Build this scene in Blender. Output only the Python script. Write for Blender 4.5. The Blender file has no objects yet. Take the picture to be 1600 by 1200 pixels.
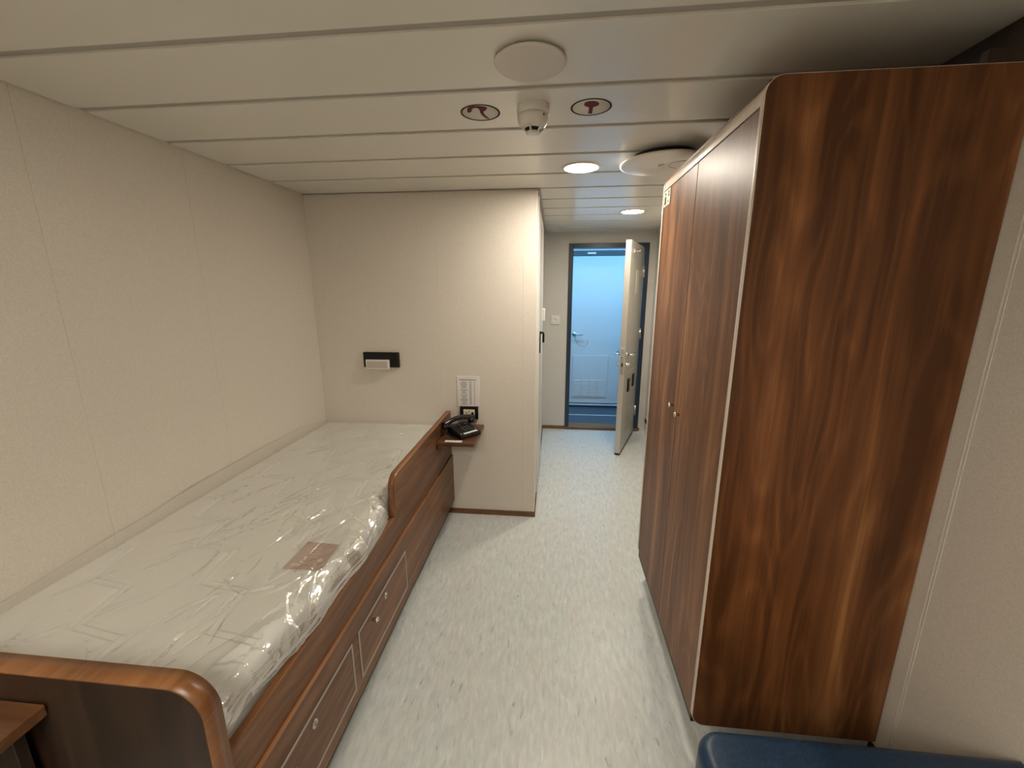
import bpy, bmesh, math, random
from mathutils import Vector, Matrix, noise

random.seed(7)
SC = bpy.context.scene
COL = SC.collection

# ------------------------------------------------------------------ camera
YAW, PITCH, ROLL, CAM_Z, FPX = -0.100623, -0.223971, -0.002396, 1.49216, 648.805
fw = Vector((math.sin(YAW)*math.cos(PITCH), math.cos(YAW)*math.cos(PITCH), math.sin(PITCH)))
rt0 = Vector((math.cos(YAW), -math.sin(YAW), 0)); up0 = rt0.cross(fw)
rt = rt0*math.cos(ROLL) + up0*math.sin(ROLL); up = -rt0*math.sin(ROLL) + up0*math.cos(ROLL)
cd = bpy.data.cameras.new('camera'); cam = bpy.data.objects.new('camera', cd); COL.objects.link(cam)
cd.sensor_fit = 'HORIZONTAL'; cd.sensor_width = 36; cd.lens = FPX*36/1600; cd.clip_start = 0.02
M3 = Matrix((rt, up, -fw)).transposed()
cam.matrix_world = Matrix.Translation((0, 0, CAM_Z)) @ M3.to_4x4()
SC.camera = cam

# ------------------------------------------------------------------ world, view
w = bpy.data.worlds.new('world'); SC.world = w; w.use_nodes = True
w.node_tree.nodes['Background'].inputs[0].default_value = (0.5, 0.6, 0.8, 1)
w.node_tree.nodes['Background'].inputs[1].default_value = 0.02
SC.view_settings.view_transform = 'Standard'; SC.view_settings.look = 'None'
SC.view_settings.gamma = 1; SC.view_settings.use_curve_mapping = False
SC.view_settings.exposure = 1.43
LAMP = 91.0            # radiance of the ceiling downlights
FILL_REAR = 9.5  # radiance of the added fill panel behind the camera
LAMP_COL = (1.0, 0.90, 0.755)
HALL = 10.0              # corridor tube light
HALL_COL = (0.25, 0.62, 0.98)

# ------------------------------------------------------------------ room numbers
H = 2.047; XL = -1.510; XC = -0.110; XW = 0.451; XR = 0.983; YB = 2.532; YF = 4.372
W0, W1 = 1.077, 1.953; YR = -1.6

# ------------------------------------------------------------------ materials
def mat(name):
    m = bpy.data.materials.new(name); m.use_nodes = True
    nt = m.node_tree; return m, nt, nt.nodes['Principled BSDF']
def lk(nt, a, b): nt.links.new(a, b)
def plain(name, col, rough=0.5, metal=0.0, spec=0.5, coat=0.0, bump=None):
    m, nt, b = mat(name)
    b.inputs['Base Color'].default_value = (*col, 1); b.inputs['Roughness'].default_value = rough
    b.inputs['Metallic'].default_value = metal; b.inputs['Specular IOR Level'].default_value = spec
    b.inputs['Coat Weight'].default_value = coat
    tc = nt.nodes.new('ShaderNodeTexCoord'); n = nt.nodes.new('ShaderNodeTexNoise')
    sc, st = bump if bump else (40, 0.02)
    n.inputs['Scale'].default_value = sc; n.inputs['Detail'].default_value = 3
    lk(nt, tc.outputs['Object'], n.inputs['Vector'])
    bp = nt.nodes.new('ShaderNodeBump'); bp.inputs['Strength'].default_value = st; bp.inputs['Distance'].default_value = 0.002
    lk(nt, n.outputs['Fac'], bp.inputs['Height']); lk(nt, bp.outputs['Normal'], b.inputs['Normal'])
    return m
def emit(name, col, s):
    m = bpy.data.materials.new(name); m.use_nodes = True; nt = m.node_tree
    nt.nodes.remove(nt.nodes['Principled BSDF']); e = nt.nodes.new('ShaderNodeEmission')
    e.inputs[0].default_value = (*col, 1); e.inputs[1].default_value = s
    lk(nt, e.outputs[0], nt.nodes['Material Output'].inputs[0]); return m

def wall_mat(name, c1, c2, rough=0.42):
    """laminated steel panel with a fine woven print"""
    m, nt, b = mat(name)
    tc = nt.nodes.new('ShaderNodeTexCoord')
    n = nt.nodes.new('ShaderNodeTexNoise'); n.inputs['Scale'].default_value = 260; n.inputs['Detail'].default_value = 4
    n2 = nt.nodes.new('ShaderNodeTexNoise'); n2.inputs['Scale'].default_value = 3; n2.inputs['Detail'].default_value = 2
    lk(nt, tc.outputs['Object'], n.inputs['Vector']); lk(nt, tc.outputs['Object'], n2.inputs['Vector'])
    r = nt.nodes.new('ShaderNodeValToRGB')
    r.color_ramp.elements[0].position = 0.3; r.color_ramp.elements[0].color = (*c1, 1)
    r.color_ramp.elements[1].position = 0.7; r.color_ramp.elements[1].color = (*c2, 1)
    lk(nt, n.outputs['Fac'], r.inputs['Fac']); lk(nt, r.outputs['Color'], b.inputs['Base Color'])
    b.inputs['Roughness'].default_value = rough; b.inputs['Specular IOR Level'].default_value = 0.35
    bp = nt.nodes.new('ShaderNodeBump'); bp.inputs['Strength'].default_value = 0.12; bp.inputs['Distance'].default_value = 0.001
    lk(nt, n.outputs['Fac'], bp.inputs['Height']); lk(nt, bp.outputs['Normal'], b.inputs['Normal'])
    return m

def wood(name, axis, dark, mid, light, rough=0.35, seed=0.0, spec=0.5, freq=1.0):
    """walnut laminate, grain running along the given axis"""
    m, nt, b = mat(name)
    tc = nt.nodes.new('ShaderNodeTexCoord')
    def mapping(s_across, s_along, off):
        mp = nt.nodes.new('ShaderNodeMapping')
        s = [s_across]*3; s[axis] = s_along
        mp.inputs['Scale'].default_value = s; mp.inputs['Location'].default_value = (off, off*1.7, off*0.6)
        lk(nt, tc.outputs['Object'], mp.inputs['Vector']); return mp
    def nz(mp, scale, detail, rough_, dist=0.0):
        n = nt.nodes.new('ShaderNodeTexNoise'); n.inputs['Scale'].default_value = scale
        n.inputs['Detail'].default_value = detail; n.inputs['Roughness'].default_value = rough_
        n.inputs['Distortion'].default_value = dist
        lk(nt, mp.outputs['Vector'], n.inputs['Vector']); return n
    def math_(op, a, b_=None, c_=None):
        q = nt.nodes.new('ShaderNodeMath'); q.operation = op
        for k_, v_ in enumerate((a, b_, c_)):
            if v_ is None: continue
            if isinstance(v_, (int, float)): q.inputs[k_].default_value = v_
            else: lk(nt, v_, q.inputs[k_])
        return q.outputs[0]
    # gentle waviness of the grain
    warp = nz(mapping(1, 0.45, seed+1), 2.2*freq, 2, 0.5)
    def warped(mp, amt):
        va = nt.nodes.new('ShaderNodeVectorMath'); va.operation = 'SCALE'; va.inputs['Scale'].default_value = amt
        lk(nt, warp.outputs['Color'], va.inputs[0])
        vb = nt.nodes.new('ShaderNodeVectorMath'); vb.operation = 'ADD'
        lk(nt, mp.outputs['Vector'], vb.inputs[0]); lk(nt, va.outputs[0], vb.inputs[1])
        class O: outputs = {'Vector': vb.outputs[0]}
        return O
    big = nz(warped(mapping(1, 0.16, seed+3), 0.12), 5.5*freq, 2, 0.45, 0.3)     # broad cathedral figure
    sn = math_('SINE', math_('MULTIPLY', big.outputs['Fac'], 85))
    sn = math_('POWER', math_('MULTIPLY_ADD', sn, 0.5, 0.5), 2.2)
    fine = nz(warped(mapping(1, 0.02, seed+9), 0.03), 110, 5, 0.65)             # pores
    band = nz(warped(mapping(1, 0.06, seed+5), 0.10), 10*freq, 3, 0.55)          # light and dark boards
    streak = nz(warped(mapping(1, 0.05, seed+17), 0.10), 32*freq, 2, 0.5)        # golden streaks
    st = nt.nodes.new('ShaderNodeMapRange'); st.inputs['From Min'].default_value = 0.55; st.inputs['From Max'].default_value = 0.75
    lk(nt, streak.outputs['Fac'], st.inputs['Value'])
    a0 = math_('MULTIPLY_ADD', st.outputs['Result'], 0.11, band.outputs['Fac'])
    a1 = math_('MULTIPLY_ADD', sn, 0.075, a0)
    class a2: outputs = [math_('MULTIPLY_ADD', fine.outputs['Fac'], 0.26, a1)]
    r = nt.nodes.new('ShaderNodeValToRGB'); e = r.color_ramp.elements
    e[0].position = 0.50; e[0].color = (*dark, 1); e[1].position = 0.92; e[1].color = (*light, 1)
    k = e.new(0.70); k.color = (*mid, 1)
    lk(nt, a2.outputs[0], r.inputs['Fac']); lk(nt, r.outputs['Color'], b.inputs['Base Color'])
    b.inputs['Roughness'].default_value = rough; b.inputs['Specular IOR Level'].default_value = spec
    bp = nt.nodes.new('ShaderNodeBump'); bp.inputs['Strength'].default_value = 0.10; bp.inputs['Distance'].default_value = 0.0008
    lk(nt, fine.outputs['Fac'], bp.inputs['Height']); lk(nt, bp.outputs['Normal'], b.inputs['Normal'])
    return m

WD, WM, WL = (0.115, 0.043, 0.016), (0.235, 0.095, 0.036), (0.42, 0.20, 0.08)
M_SIDE = wood('walnut_upright', 2, (0.082, 0.030, 0.0105), (0.185, 0.071, 0.025), (0.37, 0.165, 0.060), 0.36, 0.7, 0.3, freq=0.9)
M_DOOR = wood('walnut_door', 2, (0.12, 0.048, 0.020), (0.21, 0.093, 0.042), (0.38, 0.19, 0.09), 0.42, 4.2, 0.2)
M_BEDW = wood('walnut_lengthwise', 1, (0.090, 0.037, 0.016), (0.165, 0.072, 0.031), (0.28, 0.14, 0.065), 0.38, 2.1, 0.3)
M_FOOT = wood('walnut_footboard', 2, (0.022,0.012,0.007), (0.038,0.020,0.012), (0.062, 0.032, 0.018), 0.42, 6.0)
M_DESK = wood('walnut_desk', 0, (0.06, 0.024, 0.010), (0.12, 0.050, 0.020), (0.20, 0.09, 0.036), 0.35, 8.0)
M_EDGE = wood('walnut_edge_band', 1, (0.16, 0.062, 0.020), (0.24, 0.10, 0.034), (0.34, 0.16, 0.06), 0.34, 1.0)
M_SKIRT = wood('brown_skirting', 0, (0.09, 0.04, 0.014), (0.16, 0.075, 0.028), (0.25, 0.12, 0.05), 0.4, 1.0)
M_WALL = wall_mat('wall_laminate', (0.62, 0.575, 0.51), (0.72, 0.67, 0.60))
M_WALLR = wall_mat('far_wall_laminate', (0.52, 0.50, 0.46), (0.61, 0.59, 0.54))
M_CEIL = plain('ceiling_panel', (0.72, 0.70, 0.635), 0.27, bump=(6, 0.02))
M_GROOVE = plain('ceiling_joint', (0.40, 0.38, 0.335), 0.5)
M_NAVY = plain('dark_blue_paint', (0.012, 0.028, 0.048), 0.35)
M_WHITE = plain('white_plastic', (0.72, 0.69, 0.63), 0.35)
M_MATT = plain('matt_white_plastic', (0.66, 0.62, 0.56), 0.6, spec=0.25)
M_CREAM = plain('cream_plastic', (0.78, 0.72, 0.55), 0.35)
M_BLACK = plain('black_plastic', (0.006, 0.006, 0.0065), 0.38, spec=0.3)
M_BLACKG = plain('gloss_black_plastic', (0.008, 0.008, 0.009), 0.12)
M_DARK = plain('dark_void', (0.02, 0.017, 0.014), 0.7)
M_STEEL = plain('brushed_steel', (0.62, 0.60, 0.56), 0.28, metal=1.0)
M_CHROME = plain('chrome', (0.8, 0.79, 0.77), 0.12, metal=1.0)
M_LEAF = plain('door_leaf_paint', (0.50, 0.49, 0.45), 0.32, bump=(90, 0.05))
M_LEAFE = plain('door_edge_steel', (0.52, 0.49, 0.44), 0.34, metal=0.6)
M_HALLDOOR = plain('pale_blue_door_paint', (0.52, 0.58, 0.62), 0.35)
M_HALLW = plain('hall_wall_paint', (0.50, 0.56, 0.60), 0.4)
M_OUTL = plain('pale_edging', (0.36, 0.31, 0.27), 0.4)
M_MAROON = plain('maroon_print', (0.13, 0.022, 0.035), 0.7, spec=0.15)
M_PRINT = plain('black_print', (0.012, 0.012, 0.012), 0.7, spec=0.15)
M_GREY = plain('grey_print', (0.22, 0.22, 0.22), 0.5)
M_PAPER = plain('paper', (0.74, 0.72, 0.70), 0.35)
M_STICK = plain('sticker_film', (0.66, 0.635, 0.56), 0.7, spec=0.15)
M_CARD = plain('brown_care_card', (0.36, 0.21, 0.155), 0.4)
M_LAMP = emit('lamp_diffuser_glow', LAMP_COL, LAMP)
M_FILLR = emit('rear_fill_glow', LAMP_COL, FILL_REAR)
M_TUBE = emit('hall_lamp_glow', HALL_COL, HALL)

def fabric_blue():
    m, nt, b = mat('blue_vinyl_upholstery')
    tc = nt.nodes.new('ShaderNodeTexCoord'); n = nt.nodes.new('ShaderNodeTexNoise'); n.inputs['Scale'].default_value = 180
    n.inputs['Detail'].default_value = 3; lk(nt, tc.outputs['Object'], n.inputs['Vector'])
    r = nt.nodes.new('ShaderNodeValToRGB')
    r.color_ramp.elements[0].color = (0.007, 0.026, 0.062, 1); r.color_ramp.elements[1].color = (0.013, 0.045, 0.098, 1)
    r.color_ramp.elements[0].position = .35; r.color_ramp.elements[1].position = .65
    lk(nt, n.outputs['Fac'], r.inputs['Fac']); lk(nt, r.outputs['Color'], b.inputs['Base Color'])
    b.inputs['Roughness'].default_value = 0.42
    bp = nt.nodes.new('ShaderNodeBump'); bp.inputs['Strength'].default_value = 0.2; bp.inputs['Distance'].default_value = 0.001
    lk(nt, n.outputs['Fac'], bp.inputs['Height']); lk(nt, bp.outputs['Normal'], b.inputs['Normal']); return m
M_BLUE = fabric_blue()

def vinyl_floor():
    m, nt, b = mat('grey_flecked_vinyl')
    tc = nt.nodes.new('ShaderNodeTexCoord')
    def layer(sx, sy, scale, det, off, dist=0.4):
        mp = nt.nodes.new('ShaderNodeMapping'); mp.inputs['Scale'].default_value = (sx, sy, sx); mp.inputs['Location'].default_value = (off, off, 0)
        n = nt.nodes.new('ShaderNodeTexNoise'); n.inputs['Scale'].default_value = scale; n.inputs['Detail'].default_value = det
        n.inputs['Distortion'].default_value = dist; n.inputs['Roughness'].default_value = 0.6
        lk(nt, tc.outputs['Object'], mp.inputs['Vector']); lk(nt, mp.outputs['Vector'], n.inputs['Vector']); return n
    base = layer(1, 0.25, 60, 5, 0)
    fleck = layer(1, 0.22, 62, 2, 5, 0.3)
    pale = layer(1, 0.22, 55, 2, 11, 0.3)
    r = nt.nodes.new('ShaderNodeValToRGB'); e = r.color_ramp.elements
    e[0].position = 0.32; e[0].color = (0.46, 0.495, 0.495, 1); e[1].position = 0.66; e[1].color = (0.585, 0.625, 0.62, 1)
    lk(nt, base.outputs['Fac'], r.inputs['Fac'])
    def thr(n, lo, hi):
        q = nt.nodes.new('ShaderNodeMapRange'); q.inputs['From Min'].default_value = lo; q.inputs['From Max'].default_value = hi
        lk(nt, n.outputs['Fac'], q.inputs['Value']); return q
    def mix(fac, a, col, k):
        mu = nt.nodes.new('ShaderNodeMath'); mu.operation = 'MULTIPLY'; mu.inputs[1].default_value = k
        lk(nt, fac.outputs['Result'], mu.inputs[0])
        x = nt.nodes.new('ShaderNodeMix'); x.data_type = 'RGBA'; lk(nt, mu.outputs[0], x.inputs['Factor'])
        lk(nt, a, x.inputs['A']); x.inputs['B'].default_value = (*col, 1); return x.outputs['Result']
    c = mix(thr(fleck, 0.645, 0.76), r.outputs['Color'], (0.20, 0.20, 0.18), 0.75)
    c = mix(thr(pale, 0.60, 0.74), c, (0.72, 0.70, 0.66), 0.7)
    soft = layer(1, 0.3, 9, 3, 23, 0.5)
    c = mix(thr(soft, 0.45, 0.75), c, (0.58, 0.54, 0.50), 0.45)
    lk(nt, c, b.inputs['Base Color']); b.inputs['Roughness'].default_value = 0.36; b.inputs['Specular IOR Level'].default_value = 0.4
    bp = nt.nodes.new('ShaderNodeBump'); bp.inputs['Strength'].default_value = 0.05; bp.inputs['Distance'].default_value = 0.001
    lk(nt, base.outputs['Fac'], bp.inputs['Height']); lk(nt, bp.outputs['Normal'], b.inputs['Normal']); return m
M_FLOOR = vinyl_floor()

def ticking():
    m, nt, b = mat('quilted_mattress_ticking')
    tc = nt.nodes.new('ShaderNodeTexCoord'); n = nt.nodes.new('ShaderNodeTexNoise'); n.inputs['Scale'].default_value = 300
    lk(nt, tc.outputs['Object'], n.inputs['Vector'])
    r = nt.nodes.new('ShaderNodeValToRGB'); r.color_ramp.elements[0].color = (0.66, 0.67, 0.635, 1); r.color_ramp.elements[1].color = (0.76, 0.77, 0.735, 1)
    lk(nt, n.outputs['Fac'], r.inputs['Fac']); lk(nt, r.outputs['Color'], b.inputs['Base Color'])
    b.inputs['Roughness'].default_value = 0.7
    bp = nt.nodes.new('ShaderNodeBump'); bp.inputs['Strength'].default_value = 0.25; bp.inputs['Distance'].default_value = 0.001
    lk(nt, n.outputs['Fac'], bp.inputs['Height']); lk(nt, bp.outputs['Normal'], b.inputs['Normal']); return m
M_TICK = ticking()

def film():
    m = bpy.data.materials.new('clear_plastic_film'); m.use_nodes = True; nt = m.node_tree
    nt.nodes.remove(nt.nodes['Principled BSDF']); N = nt.nodes.new
    tr = N('ShaderNodeBsdfTransparent'); tr.inputs[0].default_value = (0.985, 0.985, 0.98, 1)
    gl = N('ShaderNodeBsdfGlossy'); gl.inputs['Roughness'].default_value = 0.09; gl.inputs['Color'].default_value = (1, 1, 1, 1)
    df = N('ShaderNodeBsdfDiffuse'); df.inputs['Color'].default_value = (0.85, 0.84, 0.80, 1)
    fr = N('ShaderNodeFresnel'); fr.inputs['IOR'].default_value = 1.5
    mu = N('ShaderNodeMath'); mu.operation = 'MULTIPLY_ADD'; mu.inputs[1].default_value = 0.40; mu.inputs[2].default_value = 0.035; mu.use_clamp = True
    tc = N('ShaderNodeTexCoord'); n = N('ShaderNodeTexNoise'); n.inputs['Scale'].default_value = 28; n.inputs['Detail'].default_value = 3; n.inputs['Distortion'].default_value = 1.5
    bp = N('ShaderNodeBump'); bp.inputs['Strength'].default_value = 0.25; bp.inputs['Distance'].default_value = 0.003
    lk(nt, tc.outputs['Object'], n.inputs['Vector']); lk(nt, n.outputs['Fac'], bp.inputs['Height'])
    lk(nt, bp.outputs['Normal'], gl.inputs['Normal']); lk(nt, bp.outputs['Normal'], fr.inputs['Normal'])
    m1 = N('ShaderNodeMixShader'); m1.inputs[0].default_value = 0.08; lk(nt, tr.outputs[0], m1.inputs[1]); lk(nt, df.outputs[0], m1.inputs[2])
    m2 = N('ShaderNodeMixShader'); lk(nt, fr.outputs[0], mu.inputs[0]); lk(nt, mu.outputs[0], m2.inputs[0])
    lk(nt, m1.outputs[0], m2.inputs[1]); lk(nt, gl.outputs[0], m2.inputs[2])
    lk(nt, m2.outputs[0], nt.nodes['Material Output'].inputs[0]); return m
M_FILM = film()

# ------------------------------------------------------------------ mesh helpers
def box(bm, x0, x1, y0, y1, z0, z1, bev=0.0, seg=2):
    t = bmesh.new()
    bmesh.ops.create_cube(t, size=1)
    bmesh.ops.scale(t, vec=(abs(x1-x0), abs(y1-y0), abs(z1-z0)), verts=t.verts)
    bmesh.ops.translate(t, vec=((x0+x1)/2, (y0+y1)/2, (z0+z1)/2), verts=t.verts)
    if bev > 0: bmesh.ops.bevel(t, geom=t.edges[:], offset=bev, segments=seg, profile=0.5, affect='EDGES')
    merge(bm, t)
def merge(bm, t):
    vs = {}
    for v in t.verts: vs[v.index if False else v] = bm.verts.new(v.co)
    for f in t.faces:
        nf = bm.faces.new([vs[v] for v in f.verts]); nf.smooth = f.smooth
    t.free()
def to3(axis, a, p, q):
    return {0: (a, p, q), 1: (p, a, q), 2: (p, q, a)}[axis]
def prism(bm, pts, axis, a0, a1, bev=0.0, smooth=False):
    t = bmesh.new()
    A = [t.verts.new(to3(axis, a0, *p)) for p in pts]; B = [t.verts.new(to3(axis, a1, *p)) for p in pts]
    t.faces.new(A); t.faces.new(B[::-1])
    n = len(pts)
    for i in range(n):
        f = t.faces.new((A[i], B[i], B[(i+1) % n], A[(i+1) % n])); f.smooth = smooth
    bmesh.ops.recalc_face_normals(t, faces=t.faces[:])
    if bev > 0:
        es = [e for e in t.edges if abs(e.verts[0].co[axis]-e.verts[1].co[axis]) < 1e-7]
        bmesh.ops.bevel(t, geom=es, offset=bev, segments=2, profile=0.5, affect='EDGES')
    merge(bm, t)
def lathe(bm, prof, c, axis=2, n=40, sgn=1):
    """prof: (radius, height along axis) list; open profile, ends on axis closed by r=0"""
    rings = []
    for r, h in prof:
        if r < 1e-6:
            rings.append([bm.verts.new(Vector(c)+Vector(to3(axis, sgn*h, 0, 0)))])
        else:
            rings.append([bm.verts.new(Vector(c)+Vector(to3(axis, sgn*h, r*math.cos(2*math.pi*i/n), r*math.sin(2*math.pi*i/n)))) for i in range(n)])
    for a, b in zip(rings, rings[1:]):
        for i in range(n):
            j = (i+1) % n
            q = [a[i] if len(a) > 1 else a[0], a[j] if len(a) > 1 else None, b[j] if len(b) > 1 else None, b[i] if len(b) > 1 else b[0]]
            q = [v for v in q if v]
            if len(q) >= 3:
                f = bm.faces.new(q); f.smooth = True
def tube(bm, path, r, n=12, cap=True):
    P = [Vector(p) for p in path]; rings = []
    prev = None
    for i, p in enumerate(P):
        d = (P[min(i+1, len(P)-1)]-P[max(i-1, 0)]).normalized()
        if prev is None:
            a = Vector((0, 0, 1)) if abs(d.z) < 0.9 else Vector((1, 0, 0))
            prev = d.cross(a).normalized()
        s = (prev - d*prev.dot(d)).normalized(); t = d.cross(s); prev = s
        rr = r[i] if isinstance(r, (list, tuple)) else r
        rings.append([bm.verts.new(p+s*rr*math.cos(2*math.pi*k/n)+t*rr*math.sin(2*math.pi*k/n)) for k in range(n)])
    for a, b in zip(rings, rings[1:]):
        for k in range(n):
            f = bm.faces.new((a[k], a[(k+1) % n], b[(k+1) % n], b[k])); f.smooth = True
    if cap: bm.faces.new(rings[0][::-1]); bm.faces.new(rings[-1])
def BM(): return bmesh.new()
def bx(*a, **k):
    b = BM(); box(b, *a, **k); return b
def rrect(p0, p1, q0, q1, r, corners=(1, 1, 1, 1), n=8):
    """rounded rectangle outline; corners = (p0q0, p1q0, p1q1, p0q1)"""
    out = []
    C = [((p0, q0), (1, 1), math.pi), ((p1, q0), (-1, 1), 1.5*math.pi), ((p1, q1), (-1, -1), 0), ((p0, q1), (1, -1), 0.5*math.pi)]
    for (c, s, a0), on in zip(C, corners):
        if not on: out.append(c); continue
        cx, cy = c[0]+s[0]*r, c[1]+s[1]*r
        for i in range(n+1):
            a = a0+0.5*math.pi*i/n; out.append((cx+r*math.cos(a), cy+r*math.sin(a)))
    return out

def obj(name, bm, m, parent=None, label=None):
    """link one mesh object; vertices are given in world space (or the parent's rotated space when parent['local'])"""
    bmesh.ops.recalc_face_normals(bm, faces=bm.faces[:])
    me = bpy.data.meshes.new(name)
    off = Vector((0, 0, 0)); p = parent
    while p is not None:
        if p.get('_local'): break
        off += p.location; p = p.parent
    for v in bm.verts: v.co -= off
    bm.to_mesh(me); bm.free(); me.materials.append(m)
    o = bpy.data.objects.new(name, me); COL.objects.link(o)
    if parent is not None: o.parent = parent
    if label: o['label'] = label
    return o
LOCALS = []
def thing(name, label=None, cat=None, loc=(0, 0, 0), rotz=0, group=None, kind=None, local=False):
    o = bpy.data.objects.new(name, None); COL.objects.link(o); o.empty_display_size = 0.1
    o.location = loc; o.rotation_euler = (0, 0, rotz)
    if label: o['label'] = label
    if cat: o['category'] = cat
    if group: o['group'] = group
    if kind: o['kind'] = kind
    if local: o['_local'] = 1; LOCALS.append(o)
    return o
def tag(o, label, cat, group=None):
    o['label'] = label; o['category'] = cat
    if group: o['group'] = group
    return o
def struct(name, bm, m, parent=None):
    o = obj(name, bm, m, parent)
    if parent is None: o['kind'] = 'structure'
    return o

# ------------------------------------------------------------------ the shell
struct('floor', bx(XL-0.1, XR+0.1, YR-0.1, YF+0.02, -0.06, 0.0), M_FLOOR)

def panels_wall(fixed_axis, f0, f1, cuts, z0, z1, gap=0.0004, back=None):
    """a wall made of panels with thin joints; f0..f1 = thickness; first coord is the room face"""
    b = BM(); s = 1 if f1 > f0 else -1
    for a, c in zip(cuts, cuts[1:]):
        if fixed_axis == 0: box(b, f0, f0+s*0.02, a+gap/2, c-gap/2, z0, z1, 0.0005, 1)
        else: box(b, a+gap/2, c-gap/2, f0, f0+s*0.02, z0, z1, 0.0005, 1)
    if fixed_axis == 0: box(b, f0+s*0.0015, f1, cuts[0], cuts[-1], z0, z1)
    else: box(b, cuts[0], cuts[-1], f0+s*0.0015, f1, z0, z1)
    return b
struct('wall_left', panels_wall(0, XL, XL-0.08, [YR, -1.05, -0.5, 0.05, 0.6, 1.15, 1.70, YB+0.08], 0, H+0.05), M_WALL)
struct('wall_back', panels_wall(1, YB, YB+0.06, [XL, -0.71, -0.187, XC], 0, H-0.002), M_WALL)
struct('wall_corridor', panels_wall(0, XC, XC-0.06, [YB+0.0605, 2.64, 3.56, YF], 0, H-0.002), M_WALL)
# right wall: stands on a coved vinyl upstand with a dark strip
struct('wall_right', panels_wall(0, XR, XR+0.08, [YR, -0.62, -0.07, 0.48, 1.034, 1.59, 2.14, 2.69, 3.24, 3.79, YF], 0.153, H+0.05), M_WALL)
for yy in (1.0295, 1.0385):
    struct('trim_1', bx(XR-0.0016, XR+0.001, yy-0.0012, yy+0.0012, 0.153, H-0.002), M_STICK)
struct('baseboard_right', bx(XR+0.002, XR+0.06, YR, YF, 0.105, 0.153), M_DARK)
cv = [(XR+0.003, 0.105)] + [(XR+0.003-0.045*(1-math.cos(a)), 0.045-0.045*math.sin(a)) for a in [math.pi/2*i/8 for i in range(9)]] + [(XR+0.06, 0.0), (XR+0.06, 0.105)]
b = BM(); prism(b, cv, 1, YR, YF, smooth=False); struct('trim_2', b, M_FLOOR)
struct('wall_rear', panels_wall(1, YR, YR-0.08, [XL, -0.96, -0.41, 0.14, 0.69, XR+0.08], 0, H+0.05), M_WALL)
# far wall with the door opening
DX0, DX1, DZ = 0.165, 0.885, 1.905
b = BM()
box(b, XC-0.06, DX0, YF, YF+0.06, 0, H-0.001, 0.001, 1)
box(b, DX1, XR+0.08, YF, YF+0.06, 0, H-0.001, 0.001, 1)
box(b, DX0, DX1, YF, YF+0.06, DZ, H-0.001, 0.001, 1)
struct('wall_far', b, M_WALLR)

# ceiling: metal planks with recessed joints
b = BM(); g0 = 1.3275; y = g0 - 0.3*10
while y < YF:
    a, c = y+0.0145, min(y+0.3-0.0145, YF+0.02)
    if c > a: box(b, XL+0.008, XR-0.004 if c > W1 else XR-0.004, max(a, YR+0.004), c, H, H+0.02, 0.0012, 1) if c > YR+0.03 else None
    y += 0.3
struct('ceiling', b, M_CEIL)
struct('ceiling_joints', bx(XL-0.08, XR+0.08, YR-0.08, YF+0.06, H+0.006, H+0.07), M_GROOVE).name = 'trim_3'
# edge angle along the corridor partition
b = BM(); box(b, XC, XC+0.018, YB+0.01, YF, H-0.006, H-0.0005); struct('trim_4', b, M_GROOVE)
# wall-foot skirtings
struct('baseboard_back', bx(-0.70, XC+0.004, YB-0.008, YB, 0, 0.036, 0.002, 1), M_SKIRT)
struct('baseboard_corridor', bx(XC, XC+0.008, YB-0.008, YF, 0, 0.036, 0.002, 1), M_SKIRT)
struct('baseboard_far', bx(XC+0.008, 0.135, YF-0.008, YF, 0, 0.036, 0.002, 1), M_SKIRT)
struct('trim_5', bx(0.915, XR-0.05, YF-0.008, YF, 0, 0.036, 0.002, 1), M_SKIRT)
struct('trim_6', bx(0.135, 0.915, YF-0.02, YF+0.14, 0, 0.03, 0.003, 1), M_SKIRT)
# pale corner strip of the corridor partition
struct('trim_7', bx(XC-0.001, XC+0.010, YB+0.09, YB+0.14, 0.38, H-0.02, 0.002, 1), M_WHITE)
struct('trim_8', bx(XC-0.004, XC+0.003, YB-0.0012, YB+0.05, 0.036, H-0.004, 0.0015, 2), M_WHITE)

# door frame of the entrance
b = BM()
box(b, 0.135, 0.178, YF-0.014, YF+0.13, 0.03, 1.935, 0.003, 1)
box(b, 0.872, 0.915, YF-0.014, YF+0.13, 0.03, 1.935, 0.003, 1)
box(b, 0.178, 0.872, YF-0.014, YF+0.13, 1.890, 1.935, 0.003, 1)
struct('door_frame', b, M_NAVY).name = 'trim_9'

# ------------------------------------------------------------------ outer passage beyond the door
HY = 5.29
struct('floor', bx(-1.2, 2.2, YF+0.02, HY+0.2, -0.06, -0.001), plain('navy_hall_floor', (0.035, 0.065, 0.095), 0.4)).name = 'floor_hall'
struct('ceiling_hall', bx(-1.2, 2.2, YF+0.06, HY+0.2, 2.09, 2.14), M_HALLW)
b = BM(); box(b, -1.2, 0.06, HY, HY+0.06, 0, 2.09); box(b, 0.98, 2.2, HY, HY+0.06, 0, 2.09); box(b, 0.06, 0.98, HY, HY+0.06, 1.96, 2.09)
struct('wall_hall', b, M_HALLW)
struct('wall_hall_left', bx(-1.26, -1.2, YF+0.06, HY+0.2, 0, 2.09), M_HALLW)
struct('wall_hall_right', bx(2.2, 2.26, YF+0.06, HY+0.2, 0, 2.09), M_HALLW)
b = BM(); box(b, -1.2, XC-0.061, YF, YF+0.06, 0, 2.09); box(b, XR+0.081, 2.2, YF, YF+0.06, 0, 2.09)
struct('wall_hall_near', b, M_HALLW)
b = BM()
box(b, 0.06, 0.105, HY-0.012, HY+0.06, 0.045, 1.96); box(b, 0.935, 0.98, HY-0.012, HY+0.06, 0.045, 1.96)
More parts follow.
